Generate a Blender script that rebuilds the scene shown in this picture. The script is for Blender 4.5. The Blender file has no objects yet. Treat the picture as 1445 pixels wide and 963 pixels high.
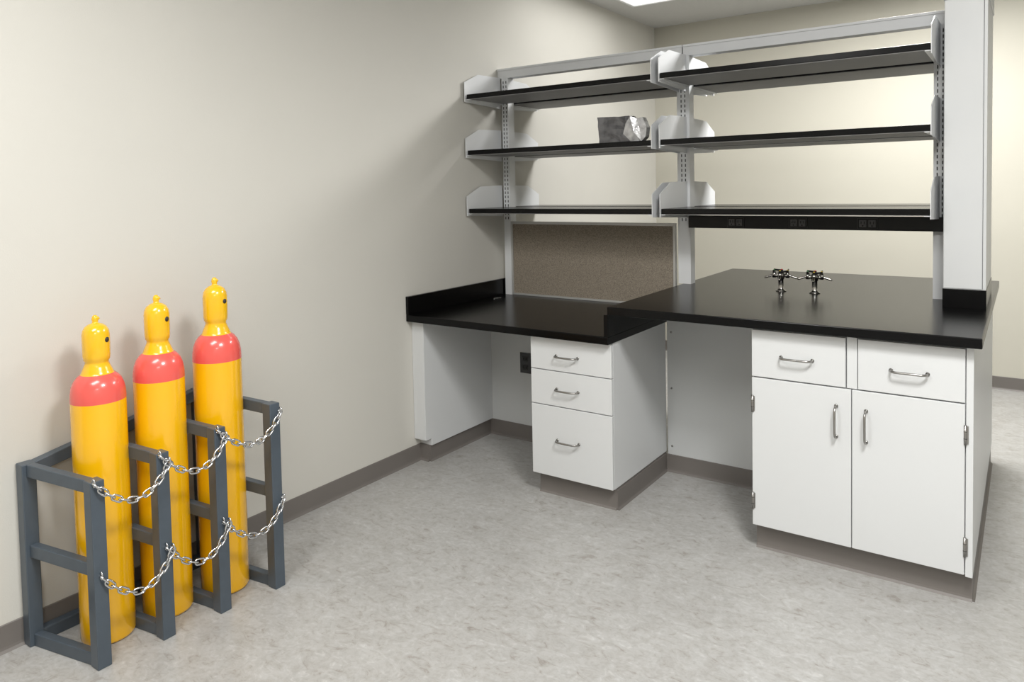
import bpy, bmesh, math, random
from mathutils import Vector, Matrix
random.seed(4)
sc=bpy.context.scene
sc.view_settings.view_transform='Standard'
# ------------------------------------------------------------------ helpers
def s2l(c):
    return tuple(((x/255)/12.92 if x/255<=.04045 else ((x/255+.055)/1.055)**2.4) for x in c)+(1,)
def mat(name,rgb,rough=.5,metal=0,spec=.5,coat=0,var=0,vscale=20,bump=0,bscale=100,dark=None):
    m=bpy.data.materials.new(name);m.use_nodes=True;nt=m.node_tree;b=nt.nodes['Principled BSDF']
    b.inputs['Roughness'].default_value=rough;b.inputs['Metallic'].default_value=metal
    b.inputs['Specular IOR Level'].default_value=spec;b.inputs['Coat Weight'].default_value=coat
    b.inputs['Coat Roughness'].default_value=.08
    c=s2l(rgb)
    tc=nt.nodes.new('ShaderNodeTexCoord')
    n=nt.nodes.new('ShaderNodeTexNoise');n.inputs['Scale'].default_value=vscale;n.inputs['Detail'].default_value=4
    nt.links.new(tc.outputs['Object'],n.inputs['Vector'])
    r=nt.nodes.new('ShaderNodeValToRGB')
    k=var
    d=s2l(dark) if dark else tuple(x*(1-k) for x in c[:3])+(1,)
    r.color_ramp.elements[0].color=d;r.color_ramp.elements[0].position=.35
    r.color_ramp.elements[1].color=tuple(min(1,x*(1+k*.4)) for x in c[:3])+(1,);r.color_ramp.elements[1].position=.65
    nt.links.new(n.outputs['Fac'],r.inputs['Fac']);nt.links.new(r.outputs['Color'],b.inputs['Base Color'])
    if bump:
        n2=nt.nodes.new('ShaderNodeTexNoise');n2.inputs['Scale'].default_value=bscale;n2.inputs['Detail'].default_value=3
        nt.links.new(tc.outputs['Object'],n2.inputs['Vector'])
        bp=nt.nodes.new('ShaderNodeBump');bp.inputs['Strength'].default_value=bump;bp.inputs['Distance'].default_value=.002
        nt.links.new(n2.outputs['Fac'],bp.inputs['Height']);nt.links.new(bp.outputs['Normal'],b.inputs['Normal'])
    return m
def emit(name,rgb,st):
    m=bpy.data.materials.new(name);m.use_nodes=True;b=m.node_tree.nodes['Principled BSDF']
    b.inputs['Base Color'].default_value=s2l(rgb);b.inputs['Emission Color'].default_value=s2l(rgb);b.inputs['Emission Strength'].default_value=st
    return m
class B:
    def __init__(s): s.bm=bmesh.new();s.mats=[]
    def mi(s,m):
        if m not in s.mats:s.mats.append(m)
        return s.mats.index(m)
    def faces(s,vs,fs,m,smooth=False):
        i=s.mi(m);V=[s.bm.verts.new(v) for v in vs]
        out=[]
        for f in fs:
            try: F=s.bm.faces.new([V[k] for k in f])
            except ValueError: continue
            F.material_index=i;F.smooth=smooth;out.append(F)
        bmesh.ops.recalc_face_normals(s.bm,faces=out)
    def box(s,x0,x1,y0,y1,z0,z1,m):
        v=[(x,y,z) for x in(x0,x1) for y in(y0,y1) for z in(z0,z1)]
        s.faces(v,[(0,1,3,2),(4,6,7,5),(0,4,5,1),(2,3,7,6),(0,2,6,4),(1,5,7,3)],m)
    def obox(s,p0,p1,w,h,m,up=(0,0,1)):
        p0=Vector(p0);p1=Vector(p1);d=(p1-p0).normalized();u=Vector(up);r=d.cross(u).normalized();u=r.cross(d)
        v=[]
        for p in(p0,p1):
            for a,b in((-1,-1),(1,-1),(1,1),(-1,1)): v.append(p+r*a*w/2+u*b*h/2)
        s.faces(v,[(0,3,2,1),(4,5,6,7),(0,1,5,4),(1,2,6,5),(2,3,7,6),(3,0,4,7)],m)
    def prism(s,pts,axis,a0,a1,m):
        def mk(p,a):
            return {0:(a,p[0],p[1]),1:(p[0],a,p[1]),2:(p[0],p[1],a)}[axis]
        n=len(pts);v=[mk(p,a0) for p in pts]+[mk(p,a1) for p in pts]
        s.faces(v,[tuple(range(n)),tuple(range(2*n-1,n-1,-1))]+[(i,(i+1)%n,n+(i+1)%n,n+i) for i in range(n)],m)
    def tube(s,path,r,m,n=10,closed=False,radii=None):
        P=[Vector(p) for p in path];N=len(P);vs=[];prev=None
        for i,p in enumerate(P):
            if closed: t=(P[(i+1)%N]-P[i-1]).normalized()
            else: t=(P[min(i+1,N-1)]-P[max(i-1,0)]).normalized()
            if prev is None:
                a=Vector((0,0,1)) if abs(t.z)<.9 else Vector((1,0,0))
                u=t.cross(a).normalized()
            else: u=(prev-t*prev.dot(t)).normalized()
            prev=u;w=t.cross(u);rr=radii[i] if radii else r
            vs+=[p+(u*math.cos(2*math.pi*k/n)+w*math.sin(2*math.pi*k/n))*rr for k in range(n)]
        fs=[]
        for i in range(N if closed else N-1):
            j=(i+1)%N
            for k in range(n): fs.append((i*n+k,i*n+(k+1)%n,j*n+(k+1)%n,j*n+k))
        if not closed: fs+=[tuple(range(n-1,-1,-1)),tuple(range((N-1)*n,N*n))]
        s.faces(vs,fs,m,True)
    def lathe(s,prof,c,n,mfun):
        """prof list (r,z); mfun(z_mid)->mat"""
        for i in range(len(prof)-1):
            (r0,z0),(r1,z1)=prof[i],prof[i+1]
            vs=[];fs=[]
            A=[(c[0]+r0*math.cos(2*math.pi*k/n),c[1]+r0*math.sin(2*math.pi*k/n),c[2]+z0) for k in range(n)]
            Bq=[(c[0]+r1*math.cos(2*math.pi*k/n),c[1]+r1*math.sin(2*math.pi*k/n),c[2]+z1) for k in range(n)]
            for k in range(n): fs.append((k,(k+1)%n,n+(k+1)%n,n+k))
            i_=s.mi(mfun((z0+z1)/2))
            V=[s.bm.verts.new(v) for v in A+Bq]
            for f in fs:
                try:
                    F=s.bm.faces.new([V[k] for k in f]);F.material_index=i_;F.smooth=True
                except ValueError: pass
        bmesh.ops.remove_doubles(s.bm,verts=s.bm.verts,dist=1e-5)
        bmesh.ops.dissolve_degenerate(s.bm,dist=1e-6,edges=s.bm.edges)
        bmesh.ops.recalc_face_normals(s.bm,faces=s.bm.faces)
    def done(s,name,parent=None,bevel=0):
        me=bpy.data.meshes.new(name);s.bm.to_mesh(me);s.bm.free()
        for m in s.mats: me.materials.append(m)
        o=bpy.data.objects.new(name,me);sc.collection.objects.link(o)
        if parent:o.parent=parent
        if bevel:
            md=o.modifiers.new('b','BEVEL');md.width=bevel;md.segments=2;md.limit_method='ANGLE';md.angle_limit=math.radians(50)
        return o
def empty(name):
    o=bpy.data.objects.new(name,None);sc.collection.objects.link(o);o.empty_display_size=.1;return o
# ------------------------------------------------------------------ materials
M_wall=mat('wall_paint',(205,203,196),.75,var=.015,vscale=2,bump=.15,bscale=250,spec=.25)
M_wallb=mat('wall_paint_back',(196,193,181),.75,var=.015,vscale=2,bump=.15,bscale=250,spec=.25)
M_ceil=mat('ceiling_paint',(200,200,199),.9,var=.03,vscale=60,spec=.2)
M_base=mat('vinyl_base',(114,109,105),.5,var=.04,vscale=5)
M_white=mat('white_laminate',(213,215,216),.38,var=.01,vscale=3)
M_gray=mat('panel_gray',(202,204,204),.45,var=.01,vscale=3)
M_steel=mat('painted_steel',(220,222,224),.4,var=.02,vscale=4)
M_slot=mat('slot_dark',(45,45,45),.6)
M_recept=mat('receptacle_grey',(80,80,82),.5)
M_blk=mat('epoxy_black',(8,8,9),.24,var=.15,vscale=30,spec=.22,dark=(6,6,7))
M_blkpl=mat('black_plastic',(16,16,17),.4,spec=.3)
M_outlet=mat('outlet_grey',(62,62,63),.45)
M_shelf_u=mat('shelf_underside',(128,128,128),.55,var=.03,vscale=6)
M_chr=mat('satin_nickel',(160,158,155),.28,metal=1)
M_zinc=mat('zinc_chain',(205,207,210),.2,metal=1)
M_alu=mat('aluminium',(190,190,188),.4,metal=.4)
M_rack=mat('rack_paint',(72,82,92),.36,var=.06,vscale=30,spec=.6)
M_yel=mat('cylinder_yellow',(247,186,8),.2,var=.03,vscale=3,spec=.5,coat=.7)
M_cap=mat('cap_gold',(240,186,18),.23,var=.06,vscale=25,spec=.6,coat=.6)
M_pink=mat('shoulder_red',(229,92,84),.26,var=.03,vscale=6,coat=.4)
M_red=mat('index_red',(200,30,30),.4);M_ylw=mat('index_yellow',(220,190,30),.4);M_grn=mat('index_green',(40,130,60),.4)
M_gasch=mat('fixture_chrome',(170,168,164),.16,metal=1)
# floor : marbled linoleum
M_floor=bpy.data.materials.new('linoleum');M_floor.use_nodes=True
nt=M_floor.node_tree;b=nt.nodes['Principled BSDF'];L=nt.links.new
tc=nt.nodes.new('ShaderNodeTexCoord')
def noise(scale,detail,rough,dist=0,vec=None):
    n=nt.nodes.new('ShaderNodeTexNoise');n.inputs['Scale'].default_value=scale;n.inputs['Detail'].default_value=detail
    n.inputs['Roughness'].default_value=rough;n.inputs['Distortion'].default_value=dist;L(vec or tc.outputs['Object'],n.inputs['Vector']);return n
def ramp(inp,*st):
    r=nt.nodes.new('ShaderNodeValToRGB');e=r.color_ramp.elements
    while len(e)<len(st): e.new(.5)
    for k,(p,c) in enumerate(st): e[k].position=p;e[k].color=c
    L(inp,r.inputs['Fac']);return r
mpf=nt.nodes.new('ShaderNodeMapping');mpf.inputs['Scale'].default_value=(1,1.8,1);mpf.inputs['Rotation'].default_value=(0,0,.35);L(tc.outputs['Object'],mpf.inputs['Vector'])
n1=noise(5,8,.68,1.8);n2=noise(13,8,.70,1.8,mpf.outputs['Vector']);n3=noise(2.2,3,.5);n4=noise(50,4,.6,.8)
r1=ramp(n1.outputs['Fac'],(.32,s2l((160,158,155))),(.5,s2l((176,175,173))),(.66,s2l((189,189,188))))
r2=ramp(n2.outputs['Fac'],(.34,s2l((134,126,117))),(.43,s2l((171,169,165))),(.57,s2l((180,180,178))),(.68,s2l((204,204,202))))
mx=nt.nodes.new('ShaderNodeMix');mx.data_type='RGBA';mx.inputs[0].default_value=.55
L(r1.outputs['Color'],mx.inputs[6]);L(r2.outputs['Color'],mx.inputs[7])
r3=ramp(n3.outputs['Fac'],(.3,(.95,.95,.95,1)),(.7,(1,1,1,1)))
r4=ramp(n4.outputs['Fac'],(.36,(.90,.89,.88,1)),(.55,(1,1,1,1)))
m0=nt.nodes.new('ShaderNodeMix');m0.data_type='RGBA';m0.blend_type='MULTIPLY';m0.inputs[0].default_value=1
L(r3.outputs['Color'],m0.inputs[6]);L(r4.outputs['Color'],m0.inputs[7])
mm=nt.nodes.new('ShaderNodeMix');mm.data_type='RGBA';mm.blend_type='MULTIPLY';mm.inputs[0].default_value=1
L(mx.outputs[2],mm.inputs[6]);L(m0.outputs[2],mm.inputs[7]);L(mm.outputs[2],b.inputs['Base Color'])
b.inputs['Roughness'].default_value=.36;b.inputs['Specular IOR Level'].default_value=.4
bp=nt.nodes.new('ShaderNodeBump');bp.inputs['Strength'].default_value=.08;bp.inputs['Distance'].default_value=.003
L(n2.outputs['Fac'],bp.inputs['Height']);L(bp.outputs['Normal'],b.inputs['Normal'])
# fabric
M_fab=bpy.data.materials.new('tack_fabric');M_fab.use_nodes=True
nt=M_fab.node_tree;b=nt.nodes['Principled BSDF'];L=nt.links.new;tc=nt.nodes.new('ShaderNodeTexCoord')
mp=nt.nodes.new('ShaderNodeMapping');mp.inputs['Scale'].default_value=(60,60,260);L(tc.outputs['Object'],mp.inputs['Vector'])
na=noise(3,4,.7,0,mp.outputs['Vector'])
mp2=nt.nodes.new('ShaderNodeMapping');mp2.inputs['Scale'].default_value=(260,60,60);L(tc.outputs['Object'],mp2.inputs['Vector'])
nb=noise(3,4,.7,0,mp2.outputs['Vector'])
ma=nt.nodes.new('ShaderNodeMath');ma.operation='ADD';L(na.outputs['Fac'],ma.inputs[0]);L(nb.outputs['Fac'],ma.inputs[1])
mh=nt.nodes.new('ShaderNodeMath');mh.operation='MULTIPLY';mh.inputs[1].default_value=.5;L(ma.outputs[0],mh.inputs[0])
rf=ramp(mh.outputs[0],(.40,s2l((102,93,82))),(.60,s2l((166,156,141))));L(rf.outputs['Color'],b.inputs['Base Color']);b.inputs['Roughness'].default_value=.95
# ------------------------------------------------------------------ room
HC=2.7656;W=3.1517;XR=5.6;YF=-4.8;KZ=.0875
def simple(name,*a,bevel=0):
    q=B();q.box(*a);return q.done(name,None,bevel)
simple('floor',-.1,XR+.1,YF-.1,W+.1,-.1,0,M_floor)
simple('ceiling',-.1,XR+.1,YF-.1,W+.1,HC,HC+.1,M_ceil)
simple('wall_left',-.1,0,YF-.1,W+.1,0,HC,M_wall)
simple('wall_back',0,XR,W,W+.1,0,HC,M_wallb)
simple('wall_right',XR,XR+.1,YF-.1,W+.1,0,HC,M_wall)
simple('wall_front',0,XR,YF-.1,YF,0,HC,M_wall)
def bb(name,pts):
    """cove base: profile swept along segment list on inner side"""
    q=B()
    for (p0,p1,nrm) in pts:
        p0=Vector(p0);p1=Vector(p1);n=Vector(nrm)
        prof=[(0,0),(.013,0),(.0105,.003),(.006,.008),(.0045,.016),(.0045,KZ-.002),(.003,KZ),(0,KZ)]
        vs=[(p.x+n.x*a,p.y+n.y*a,z) for p in(p0,p1) for a,z in prof];k=len(prof)
        q.faces(vs,[tuple(range(k)),tuple(range(2*k-1,k-1,-1))]+[(i,(i+1)%k,k+(i+1)%k,k+i) for i in range(k)],M_base)
    return q
bb('x',[((0,YF),(0,.089),(1,0)),((0,1.0),(0,W),(1,0))]).done('baseboard_left')
bb('x',[((0,W),(XR,W),(0,-1))]).done('baseboard_back')
bb('x',[((XR,YF),(XR,W),(-1,0))]).done('baseboard_right')
bb('x',[((0,YF),(XR,YF),(0,1))]).done('baseboard_front')
# ------------------------------------------------------------------ lab bench
a=1.168;bx=2.517;q_=1.631;H=.914;T=.035;h2=.784;e=.742;c=1.763;KB=.6257;FC=.0418;KK=.089
bench=empty('laboratory_workbench')
q=B();q.box(a-.004,bx,0,q_,H-T,H,M_blk);q.done('countertop_high',bench,.003)
q=B();q.box(0.001,a,0,.93,h2-T,h2,M_blk);q.done('countertop_low',bench,.003)
q=B();q.box(0.001,.02,0,.93,h2,h2+.0948,M_blk);q.done('side_splash',bench,.002)
q=B();q.box(a-.02,a,0,.93,h2,H-T,M_blk);q.done('drop_panel',bench,.001)
# left end panel + return
q=B()
q.prism([(FC,.125),(FC,h2-T),(KB,h2-T),(KB,KZ),(KK,KZ),(KK,.125)],0,.001,.08,M_white)
q.done('left_end_panel',bench,.0015)
q=B();q.box(.001,.062,KK,KB,0,KZ,M_base)
q.done('left_end_base',bench)
# knee back panels
q=B();q.box(.08,e+.02,KB,KB+.018,0,h2-T,M_gray);q.box(a,c+.02,KB,KB+.018,0,H-T,M_gray)
for x,z in((1.19,.70),(1.19,.42),(1.72,.13),(1.19,.13),(.70,.6)): q.tube([(x,KB-.002,z),(x,KB+.001,z)],.005,M_chr,8)
q.done('knee_space_back_panels',bench)
q=bb('x',[((.062,KB),(e+.02,KB),(0,-1)),((.062,KK),(.062,KB),(1,0)),((0,KK),(.062,KK),(0,-1)),((a-.004,KB),(c,KB),(0,-1))]);q.done('knee_space_cove_base',bench)
# pedestal
q=B();q.box(e,1.160,FC+.019,KB,.0985,h2-T,M_white);q.done('drawer_pedestal_body',bench,.001)
q=B()
for z0,z1 in((.594,.744),(.431,.590),(.101,.427)): q.box(e+.001,1.160,FC,FC+.018,z0,z1,M_white)
q.done('pedestal_drawer_fronts',bench,.0018)
q=bb('x',[((e+.015,KK),(1.156,KK),(0,-1)),((1.156,KK-.005),(1.156,KB),(1,0))]);q.box(e+.015,1.156,KK,KB,0,.098,M_base);q.done('pedestal_toe_kick',bench)
# right cabinet
q=B();q.box(c,2.489,FC+.019,.62,.0985,H-T,M_white);q.box(a+.0,2.489,KB+.019,1.58,.0985,H-T,M_white)
q.box(2.471,2.492,FC+.002,1.59,.0985,H-T,M_white)
q.box(2.104,2.138,FC+.004,FC+.019,.686,H-T-.002,M_white)
q.done('base_cabinet_body',bench,.001)
q=B()
q.box(c+.002,2.100,FC,FC+.018,.687,.868,M_white);q.box(2.141,2.468,FC,FC+.018,.687,.868,M_white);q.done('cabinet_drawer_fronts',bench,.0018)
q=B();q.box(c+.002,2.1185,FC,FC+.018,.104,.682,M_white);q.done('door_leaf_a',bench,.0018)
q=B();q.box(2.1215,2.468,FC,FC+.018,.104,.682,M_white);q.done('door_leaf_b',bench,.0018)
q=bb('x',[((c+.005,KK),(2.490,KK),(0,-1)),((2.485,KK-.005),(2.485,1.56),(1,0))]);q.box(c+.005,2.485,KK,1.56,0,.098,M_base);q.box(a+.01,c+.006,KB+.019,1.56,0,.098,M_base);q.done('cabinet_toe_kick',bench)
# handles
def handle(q,x,z,vert=False,l=.112):
    d=.032;h=l/2;pts=[]
    base=[(-h,0),(-h,d*.55),(-h+.006,d*.85),(-h+.016,d),(0,d+.001),(h-.016,d),(h-.006,d*.85),(h,d*.55),(h,0)]
    for s,o in base: pts.append((x,FC-o,z+s) if vert else (x+s,FC-o,z))
    q.tube(pts,.0042,M_chr,10)
    for s in(-h,h):
        p=(x,FC,z+s) if vert else (x+s,FC,z)
        q.tube([p,(p[0],FC-.004,p[2])],.0068,M_chr,12)
q=B()
for z in(.664,.511,.275): handle(q,.938,z)
handle(q,1.931,.772);handle(q,2.303,.770);handle(q,2.069,.561,True);handle(q,2.168,.557,True)
q.done('bar_handles',bench)
q=B()
for x in(c+.004,2.4695):
    for z in(.58,.20):
        q.tube([(x,FC-.002,z-.033),(x,FC-.002,z+.033)],.0048,M_chr,10)
        for zz in(-.012,.012): q.tube([(x,FC-.002,z+zz-.0008),(x,FC-.002,z+zz+.0008)],.0053,M_slot,10)
        q.box(x-.001,x+.009,FC-.001,FC+.001,z-.03,z+.03,M_chr)
q.done('door_hinges',bench)
# knee outlet
q=B();yy=KB;q.box(.285,.355,yy-.006,yy,.385,.50,M_outlet)
for z in(.418,.467): q.box(.303,.337,yy-.009,yy-.006,z-.014,z+.014,M_slot);q.box(.309,.312,yy-.0095,yy-.009,z-.006,z+.006,M_blk);q.box(.326,.329,yy-.0095,yy-.009,z-.006,z+.006,M_blk)
q.done('electrical_outlet',None,.001)
# ------------------------------------------------------------------ shelving
sh=empty('laboratory_shelving_unit')
p=.8503;PD=.06;BM=2.1436
q=B()
for x0,x1,z0 in((.030,.076,h2),(1.140,1.207,H),(2.298,2.347,H)):
    q.box(x0,x1,p,p+PD,z0,BM-.058,M_steel)
    xc=(x0+x1)/2
    for s in(-.010,.010):
        for side in(p-.0015,p+PD):
            z=1.24
            while z<2.07:
                q.box(xc+s-.0022,xc+s+.0022,side,side+.0015,z,z+.015,M_slot);z+=.0254
    # slots on the room side of the end upright
    if x0>2:
        z=1.24
        while z<2.07:
            for s in(.018,.040): q.box(x1,x1+.001,p+s-.003,p+s+.003,z,z+.017,M_slot)
            z+=.0254
q.done('uprights',sh)
q=B();q.box(.002,2.350,p,p+PD,BM-.058,BM,M_steel);q.box(.002,2.350,p-.004,p,BM-.012,BM,M_steel)
q.box(1.172,1.175,p-.0045,p+.001,BM-.058,BM,M_slot)
q.done('top_beam',sh,.001)
SX=[(.03,1.148),(1.196,2.318)]
front=p-.341;back=p+PD+.341
q=B()
for s in(1.29,1.62,1.9349):
    for x0,x1 in SX:
        for y0,y1 in((front,p-.006),(p+PD+.006,back)):
            q.box(x0,x1,y0,y1,s,s+.025,M_blk)
q.done('shelf_boards',sh,.0015)
q=B()
for s in(1.29,1.62,1.9349):
    for x0,x1 in SX:
        for y0,y1 in((front+.004,p-.010),(p+PD+.010,back-.004)):
            q.box(x0+.004,x1-.004,y0,y1,s-.003,s+.0005,M_shelf_u)
q.done('shelf_underside_pans',sh)
q=B()
for s in(1.29,1.62,1.9349):
    z0=s-.016
    f=[(front-.006,z0),(front-.006,s+.095),(front+.12,s+.150),(p,s+.155),(p,z0-.015),(p-.06,z0-.012)]
    bk=[(2*p+PD-y,z) for y,z in f]
    for xx in(.018,1.150,1.190,2.320):
        for pl in(f,bk): q.prism(pl,0,xx,xx+.003,M_steel)
        # bottom flange carrying the shelf
    for x0,x1 in((.018,.045),(1.128,1.150),(1.193,1.215),(2.298,2.320)):
        q.box(x0,x1,front,p,s-.006,s-.003,M_steel);q.box(x0,x1,p+PD,back,s-.006,s-.003,M_steel)
q.done('shelf_brackets',sh)
# power raceway
q=B();q.box(1.208,2.340,p-.03,p+.04,1.207,1.268,M_blkpl)
q.done('raceway_body',None,.002).name='power_raceway'
pr=bpy.data.objects['power_raceway']
q=B()
for x in(1.452,1.747,2.045):
    q.box(x-.042,x+.042,p-.034,p-.03,1.214,1.262,M_slot)
    q.box(x-.039,x+.039,p-.0345,p-.034,1.216,1.260,M_blkpl)
    for s in(-.019,.019):
        q.box(x+s-.0145,x+s+.0145,p-.0365,p-.034,1.222,1.254,M_recept)
        q.box(x+s-.008,x+s-.005,p-.037,p-.0365,1.236,1.248,M_blk);q.box(x+s+.005,x+s+.008,p-.037,p-.0365,1.236,1.248,M_blk)
        q.tube([(x+s,p-.037,1.228),(x+s,p-.0365,1.228)],.003,M_blk,8)
q.done('receptacles',pr)
# tack board
q=B();q.box(.062,1.112,p+.008,p+.02,h2+.010,1.216,M_fab)
for a4 in((.052,1.122,h2+.001,h2+.012),(.052,1.122,1.212,1.227),(.052,.064,h2+.012,1.212),(1.110,1.122,h2+.012,1.212)):
    q.box(a4[0]+.024 if a4[0]<.1 else a4[0],a4[1] if a4[1]>.1 else a4[1]+.024,p+.002,p+.024,a4[2],a4[3],M_alu)
q.done('tack_board')
# service column
q=B()
q.box(2.354,2.500,.64,1.12,H+.075,BM-.003,M_white)
q.box(2.356,2.486,.637,.64,H+.078,BM-.006,M_white)
q.box(2.4875,2.489,.6385,.641,H+.078,BM-.006,M_slot)
q.box(2.350,2.504,.636,1.124,BM,HC,M_white)
q.box(2.356,2.498,.642,1.118,BM-.003,BM,M_slot)
q.box(2.352,2.502,.632,1.126,H,H+.075,M_blk)
q.done('service_column',None,.001)
# ------------------------------------------------------------------ gas turrets
def turret(x,y):
    q=B();z=H
    q.lathe([(0,0),(.024,0),(.024,.004),(.015,.009),(.012,.014),(.012,.056),(.016,.060),(.016,.084),(.012,.090),(0,.090)],(x,y,z),20,lambda _:M_gasch)
    k=0
    for ang in(8,98,188,278):
        d=Vector((math.cos(math.radians(ang)),math.sin(math.radians(ang)),0));o=Vector((x,y,z+.074))
        q.tube([o+d*.012,o+d*.030],.0085,M_gasch,10)
        q.tube([o+d*.030+Vector((0,0,-.010)),o+d*.030+Vector((0,0,.018))],.009,M_gasch,10)
        rad=[.006]+[.006,.0042]*5+[.003];pts=[o+d*.036]+[o+d*(.040+.0035*i)+Vector((0,0,-.0012*i)) for i in range(11)]
        q.tube(pts,.005,M_gasch,10,radii=rad)
        # lever handle
        up=o+d*.030+Vector((0,0,.020));t=Vector((-d.y,d.x,0))
        q.tube([up-t*.006,up+t*.012+Vector((0,0,.002)),up+t*.036+Vector((0,0,.006))],.004,M_blkpl,8,radii=[.006,.005,.0035])
        q.tube([up+Vector((0,0,.004)),up+Vector((0,0,.008))],.004,(M_ylw,M_red,M_grn,M_ylw)[k],10);k+=1
    return q.done('gas_turret')
turret(1.673,.80);turret(1.825,.80)
# ------------------------------------------------------------------ wrapped package
M_foil=mat('crumpled_foil',(112,112,115),.3,metal=.75,var=.35,vscale=26,bump=.6,bscale=30)
M_film=mat('silver_wrap',(190,190,191),.22,metal=.55,var=.35,vscale=30,bump=.8,bscale=40)
def crumple(q,x0,x1,y0,y1,z0,z1,m,amp,n=9,shear=0,drop=0):
    bm=bmesh.new();bmesh.ops.create_cube(bm,size=1);bmesh.ops.subdivide_edges(bm,edges=bm.edges[:],cuts=n,use_grid_fill=True)
    vs=[];idx={}
    for i,v in enumerate(bm.verts):
        idx[v]=i;u=v.co+Vector((.5,.5,.5))
        X=x0+u.x*(x1-x0)+shear*u.z;Y=y0+u.y*(y1-y0);Z=z0+u.z*(z1-z0)*(1-drop*u.x)
        k=amp if u.z>.02 else 0
        vs.append((X+random.uniform(-k,k),Y+random.uniform(-k,k),Z+random.uniform(-k,k)*.8))
    fs=[tuple(idx[v] for v in f.verts) for f in bm.faces];bm.free()
    q.faces(vs,fs,m)
q=B();zt=1.645
crumple(q,.848,1.03,.545,.60,zt,zt+.132,M_foil,.003,5,-.006,.04)
# folded wrap: creased triangular flaps gathered at the right end
P=[(1.028,.540,zt),(1.022,.542,zt+.128),(1.055,.548,zt+.112),(1.085,.552,zt+.118),(1.070,.548,zt+.062),(1.104,.556,zt+.070),(1.078,.550,zt),(1.098,.556,zt+.022),(1.000,.536,zt+.088),(.985,.540,zt+.040),(1.045,.534,zt+.046)]
Pb=[(x-.004,y+.05,z) for x,y,z in P]
tri=[(0,9,10),(9,8,10),(8,1,10),(1,2,10),(2,4,10),(2,3,4),(4,3,5),(4,6,10),(6,0,10),(4,7,6),(4,5,7)]
q.faces(P+Pb,[t for t in tri]+[tuple(i+11 for i in t) for t in tri]+[(1,2,13,12),(2,3,14,13),(3,5,16,14),(5,7,18,16),(7,6,17,18)],M_film)
q.done('foil_wrapped_package')
# small cable on low counter
q=B();q.tube([(.10+.01*math.cos(t),.62+t*.01,h2+.004) for t in range(8)],.003,M_zinc,8);q.done('cable_clip')
# ------------------------------------------------------------------ gas cylinders
def gas(x,y,h,r,name='gas_cylinder'):
    k=h/1.055;g=r/.081
    prof=[(0,0),(.070,0),(.078,.004),(.081,.012),(.081,.40),(.081,.780),(.0808,.793),(.0798,.808),(.076,.828),(.069,.845),(.059,.858),(.049,.866),(.0465,.870),(.0445,.876),(.039,.888),(.0345,.900),(.0345,.906),(.0385,.912),(.040,.925),(.0405,.96),(.0405,.992),(.038,1.006),(.031,1.018),(.020,1.026),(.010,1.029),(.0085,1.034),(.0105,1.041),(.0085,1.050),(.004,1.055),(0,1.055)]
    prof=[(a_*g,b_*k) for a_,b_ in prof]
    q=B();q.lathe(prof,(x,y,0),48,lambda z:M_pink if .784*k<z<.8665*k else(M_cap if z>.8665*k else M_yel))
    dc=Vector((2.635-x,-2.799-y,0)).normalized();rt=Vector((-dc.y,dc.x,0))
    d=dc*math.cos(math.radians(50))+rt*math.sin(math.radians(50))
    cpt=Vector((x,y,.976*k))
    q.tube([cpt+d*.030*g,cpt+d*.0412*g],.0085,M_slot,14)
    q.tube([cpt-d*.030*g,cpt-d*.0412*g],.0085,M_slot,14)
    # top eyelet
    q.tube([(x,y,1.04*k),(x+rt.x*.012,y+rt.y*.012,1.046*k)],.005,M_cap,8)
    return q.done(name)
gas(.178,-1.630,1.048,.081);gas(.204,-1.440,1.090,.081);gas(.242,-1.243,1.130,.083)
# ------------------------------------------------------------------ rack
rack=empty('gas_cylinder_rack')
FY=[-1.727,-1.534,-1.343,-1.142];FX=[.330,.352,.374,.404];FH=[.575,.606,.637,.674]
SH_=[.062,.05,.045,.045];X0=.004
q=B()
rear=[];topf=[]
for y,x1,h,SHR in zip(FY,FX,FH,SH_):
    x0=X0+.022;yr=y-SHR
    fr=(x1,y);re=(x0,yr);rear.append((x0,yr,h));topf.append((x1,y,h))
    hr=h+.012
    ux=Vector((x1-x0,y-yr,0)).normalized()
    for (px,py),hh in((fr,h),(re,hr)):
        q.obox((px,py,0),(px,py,hh),.044,.042,M_rack,up=(0,1,0))
    e0=.020
    A=Vector((x0,yr,0))+ux*e0;Bq=Vector((x1,y,0))-ux*e0
    q.obox(A+Vector((0,0,hr-.02)),Bq+Vector((0,0,h-.02)),.026,.040,M_rack)
    zm=.30*h/.575
    q.obox(A+Vector((0,0,zm+.008)),Bq+Vector((0,0,zm)),.026,.040,M_rack)
    q.obox(A+Vector((0,0,.02)),Bq+Vector((0,0,.02)),.026,.040,M_rack)
for i in range(3):
    A=rear[i];C_=rear[i+1]
    for za,zb in((A[2]+.012-.02,C_[2]+.012-.02),(.02,.02)):
        q.obox((A[0],A[1]+.021,za),(C_[0],C_[1]-.021,zb),.034,.040,M_rack)
q.done('rack_frame',rack,.0025)
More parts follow.
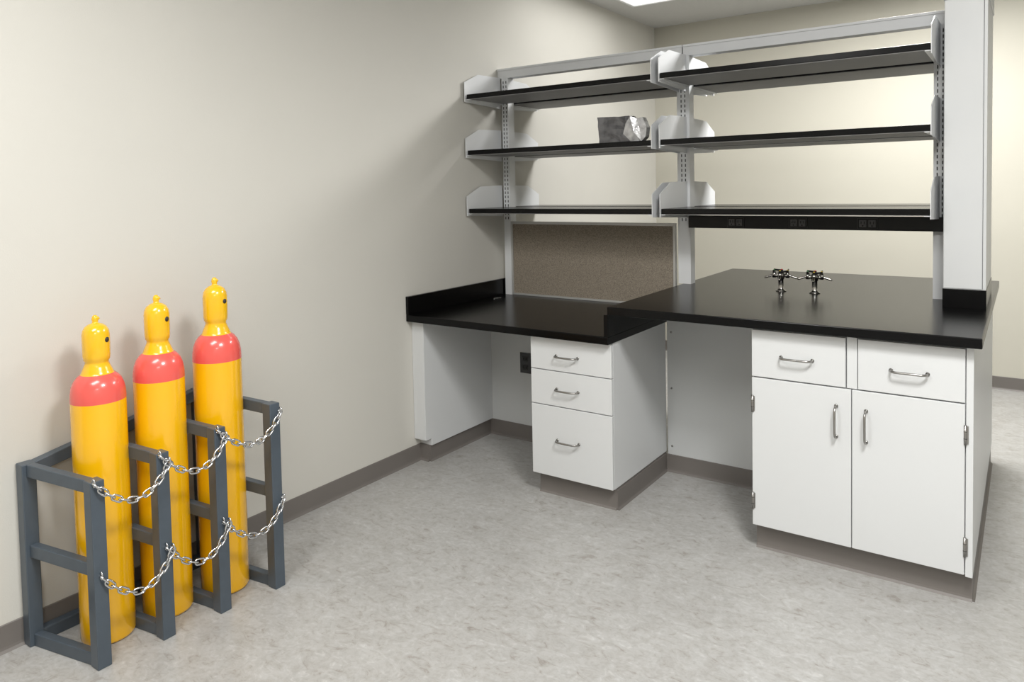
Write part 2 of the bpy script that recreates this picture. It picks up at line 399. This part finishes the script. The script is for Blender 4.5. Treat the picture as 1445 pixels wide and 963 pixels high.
def chain(p0,p1,sag,out):
    p0=Vector(p0);p1=Vector(p1);n=60
    C=[p0.lerp(p1,t/n)+Vector((out*4*(t/n)*(1-t/n),0,-sag*4*(t/n)*(1-t/n))) for t in range(n+1)]
    Ls=[0]
    for i in range(n): Ls.append(Ls[-1]+(C[i+1]-C[i]).length)
    tot=Ls[-1];pitch=.0225;k=max(3,round(tot/pitch));pitch=tot/k
    def at(s):
        s=max(0,min(tot,s))
        for i in range(n):
            if Ls[i+1]>=s: return C[i].lerp(C[i+1],(s-Ls[i])/(Ls[i+1]-Ls[i]+1e-9))
        return C[-1]
    q=B();hl=pitch*.5+.0045
    for j in range(k):
        c0=at((j+.5)*pitch);t=(at((j+1)*pitch)-at(j*pitch)).normalized()
        u=t.cross(Vector((0,0,1))).normalized() if abs(t.z)<.95 else Vector((1,0,0));w=t.cross(u)
        sd=(u*.35+w).normalized() if j%2 else (u-w*.35).normalized()
        wd=.0085;pts=[]
        for s in range(16):
            an=2*math.pi*s/16;cx,sx=math.cos(an),math.sin(an)
            pts.append(c0+t*((hl-wd)*(1 if cx>0.01 else(-1 if cx<-.01 else 0))+wd*cx)+sd*wd*sx)
        q.tube(pts,.0031,M_zinc,7,closed=True)
    # eye bolts at both ends
    for pt in(p0,p1):
        q.tube([pt+Vector((-.028,0,.002)),pt+Vector((-.004,0,.002))],.0035,M_zinc,8)
        q.tube([pt+Vector((.007*math.cos(an)-.001,0,.012*math.sin(an)+.004)) for an in[2*math.pi*s/14 for s in range(14)]],.0028,M_zinc,6,closed=True)
    q.done('safety_chain',rack)
for i in range(3):
    x0,y0,h0=topf[i];x1,y1,h1=topf[i+1]
    ex=.026
    chain((x0+ex,y0-.012,h0-.006),(x1+ex+.012,y1+.012,h1-.030),.075,.02)
    chain((x0+ex,y0-.002,h0*.5-.005),(x1+ex+.012,y1+.014,h1*.5-.01),.080,.02)
# ------------------------------------------------------------------ lights
M_em=emit('diffuser',(255,253,250),1.5)
def troffer(x0,y0,pw,w=.6,l=1.2):
    q=B();z=HC
    q.box(x0,x0+w,y0,y0+l,z-.012,z-.001,M_em)
    for A in((x0-.02,x0,y0-.02,y0+l+.02),(x0+w,x0+w+.02,y0-.02,y0+l+.02),(x0,x0+w,y0-.02,y0),(x0,x0+w,y0+l,y0+l+.02)): q.box(*A,z-.02,z-.001,M_steel)
    o=q.done('ceiling_light_fixture')
    ld=bpy.data.lights.new('troffer_lamp','AREA');ld.shape='RECTANGLE';ld.size=w;ld.size_y=l;ld.energy=pw;ld.color=(1,.992,.972)
    lo=bpy.data.objects.new('troffer_lamp',ld);sc.collection.objects.link(lo);lo.location=(x0+w/2,y0+l/2,z-.025);lo.parent=o
troffer(.24,1.06,5)
troffer(1.9,1.50,84,.6,.6)
troffer(.9,-3.2,42)
troffer(2.5,-1.9,82,.6,.6)
troffer(3.9,-4.4,40)
w=bpy.data.worlds.new('world');sc.world=w;w.use_nodes=True;w.node_tree.nodes['Background'].inputs[0].default_value=(.8,.8,.8,1);w.node_tree.nodes['Background'].inputs[1].default_value=.2
# ------------------------------------------------------------------ camera
yaw,pit,rol,f,cy=.6095,.0432,-.0198,1045.44,309.985
Fv=Vector((-math.sin(yaw)*math.cos(pit),math.cos(yaw)*math.cos(pit),-math.sin(pit)));R=Vector((math.cos(yaw),math.sin(yaw),0));U=R.cross(Fv)
R2=R*math.cos(rol)+U*math.sin(rol);U2=-R*math.sin(rol)+U*math.cos(rol)
cd=bpy.data.cameras.new('camera');cam=bpy.data.objects.new('camera',cd);sc.collection.objects.link(cam)
m=Matrix((R2,U2,-Fv)).transposed().to_4x4();m.translation=Vector((2.6351,-2.7986,1.4308));cam.matrix_world=m
cd.sensor_width=36;cd.sensor_fit='HORIZONTAL';cd.lens=f/1445*36;cd.shift_y=(cy-481.5)/1445;cd.clip_start=.05
sc.camera=cam
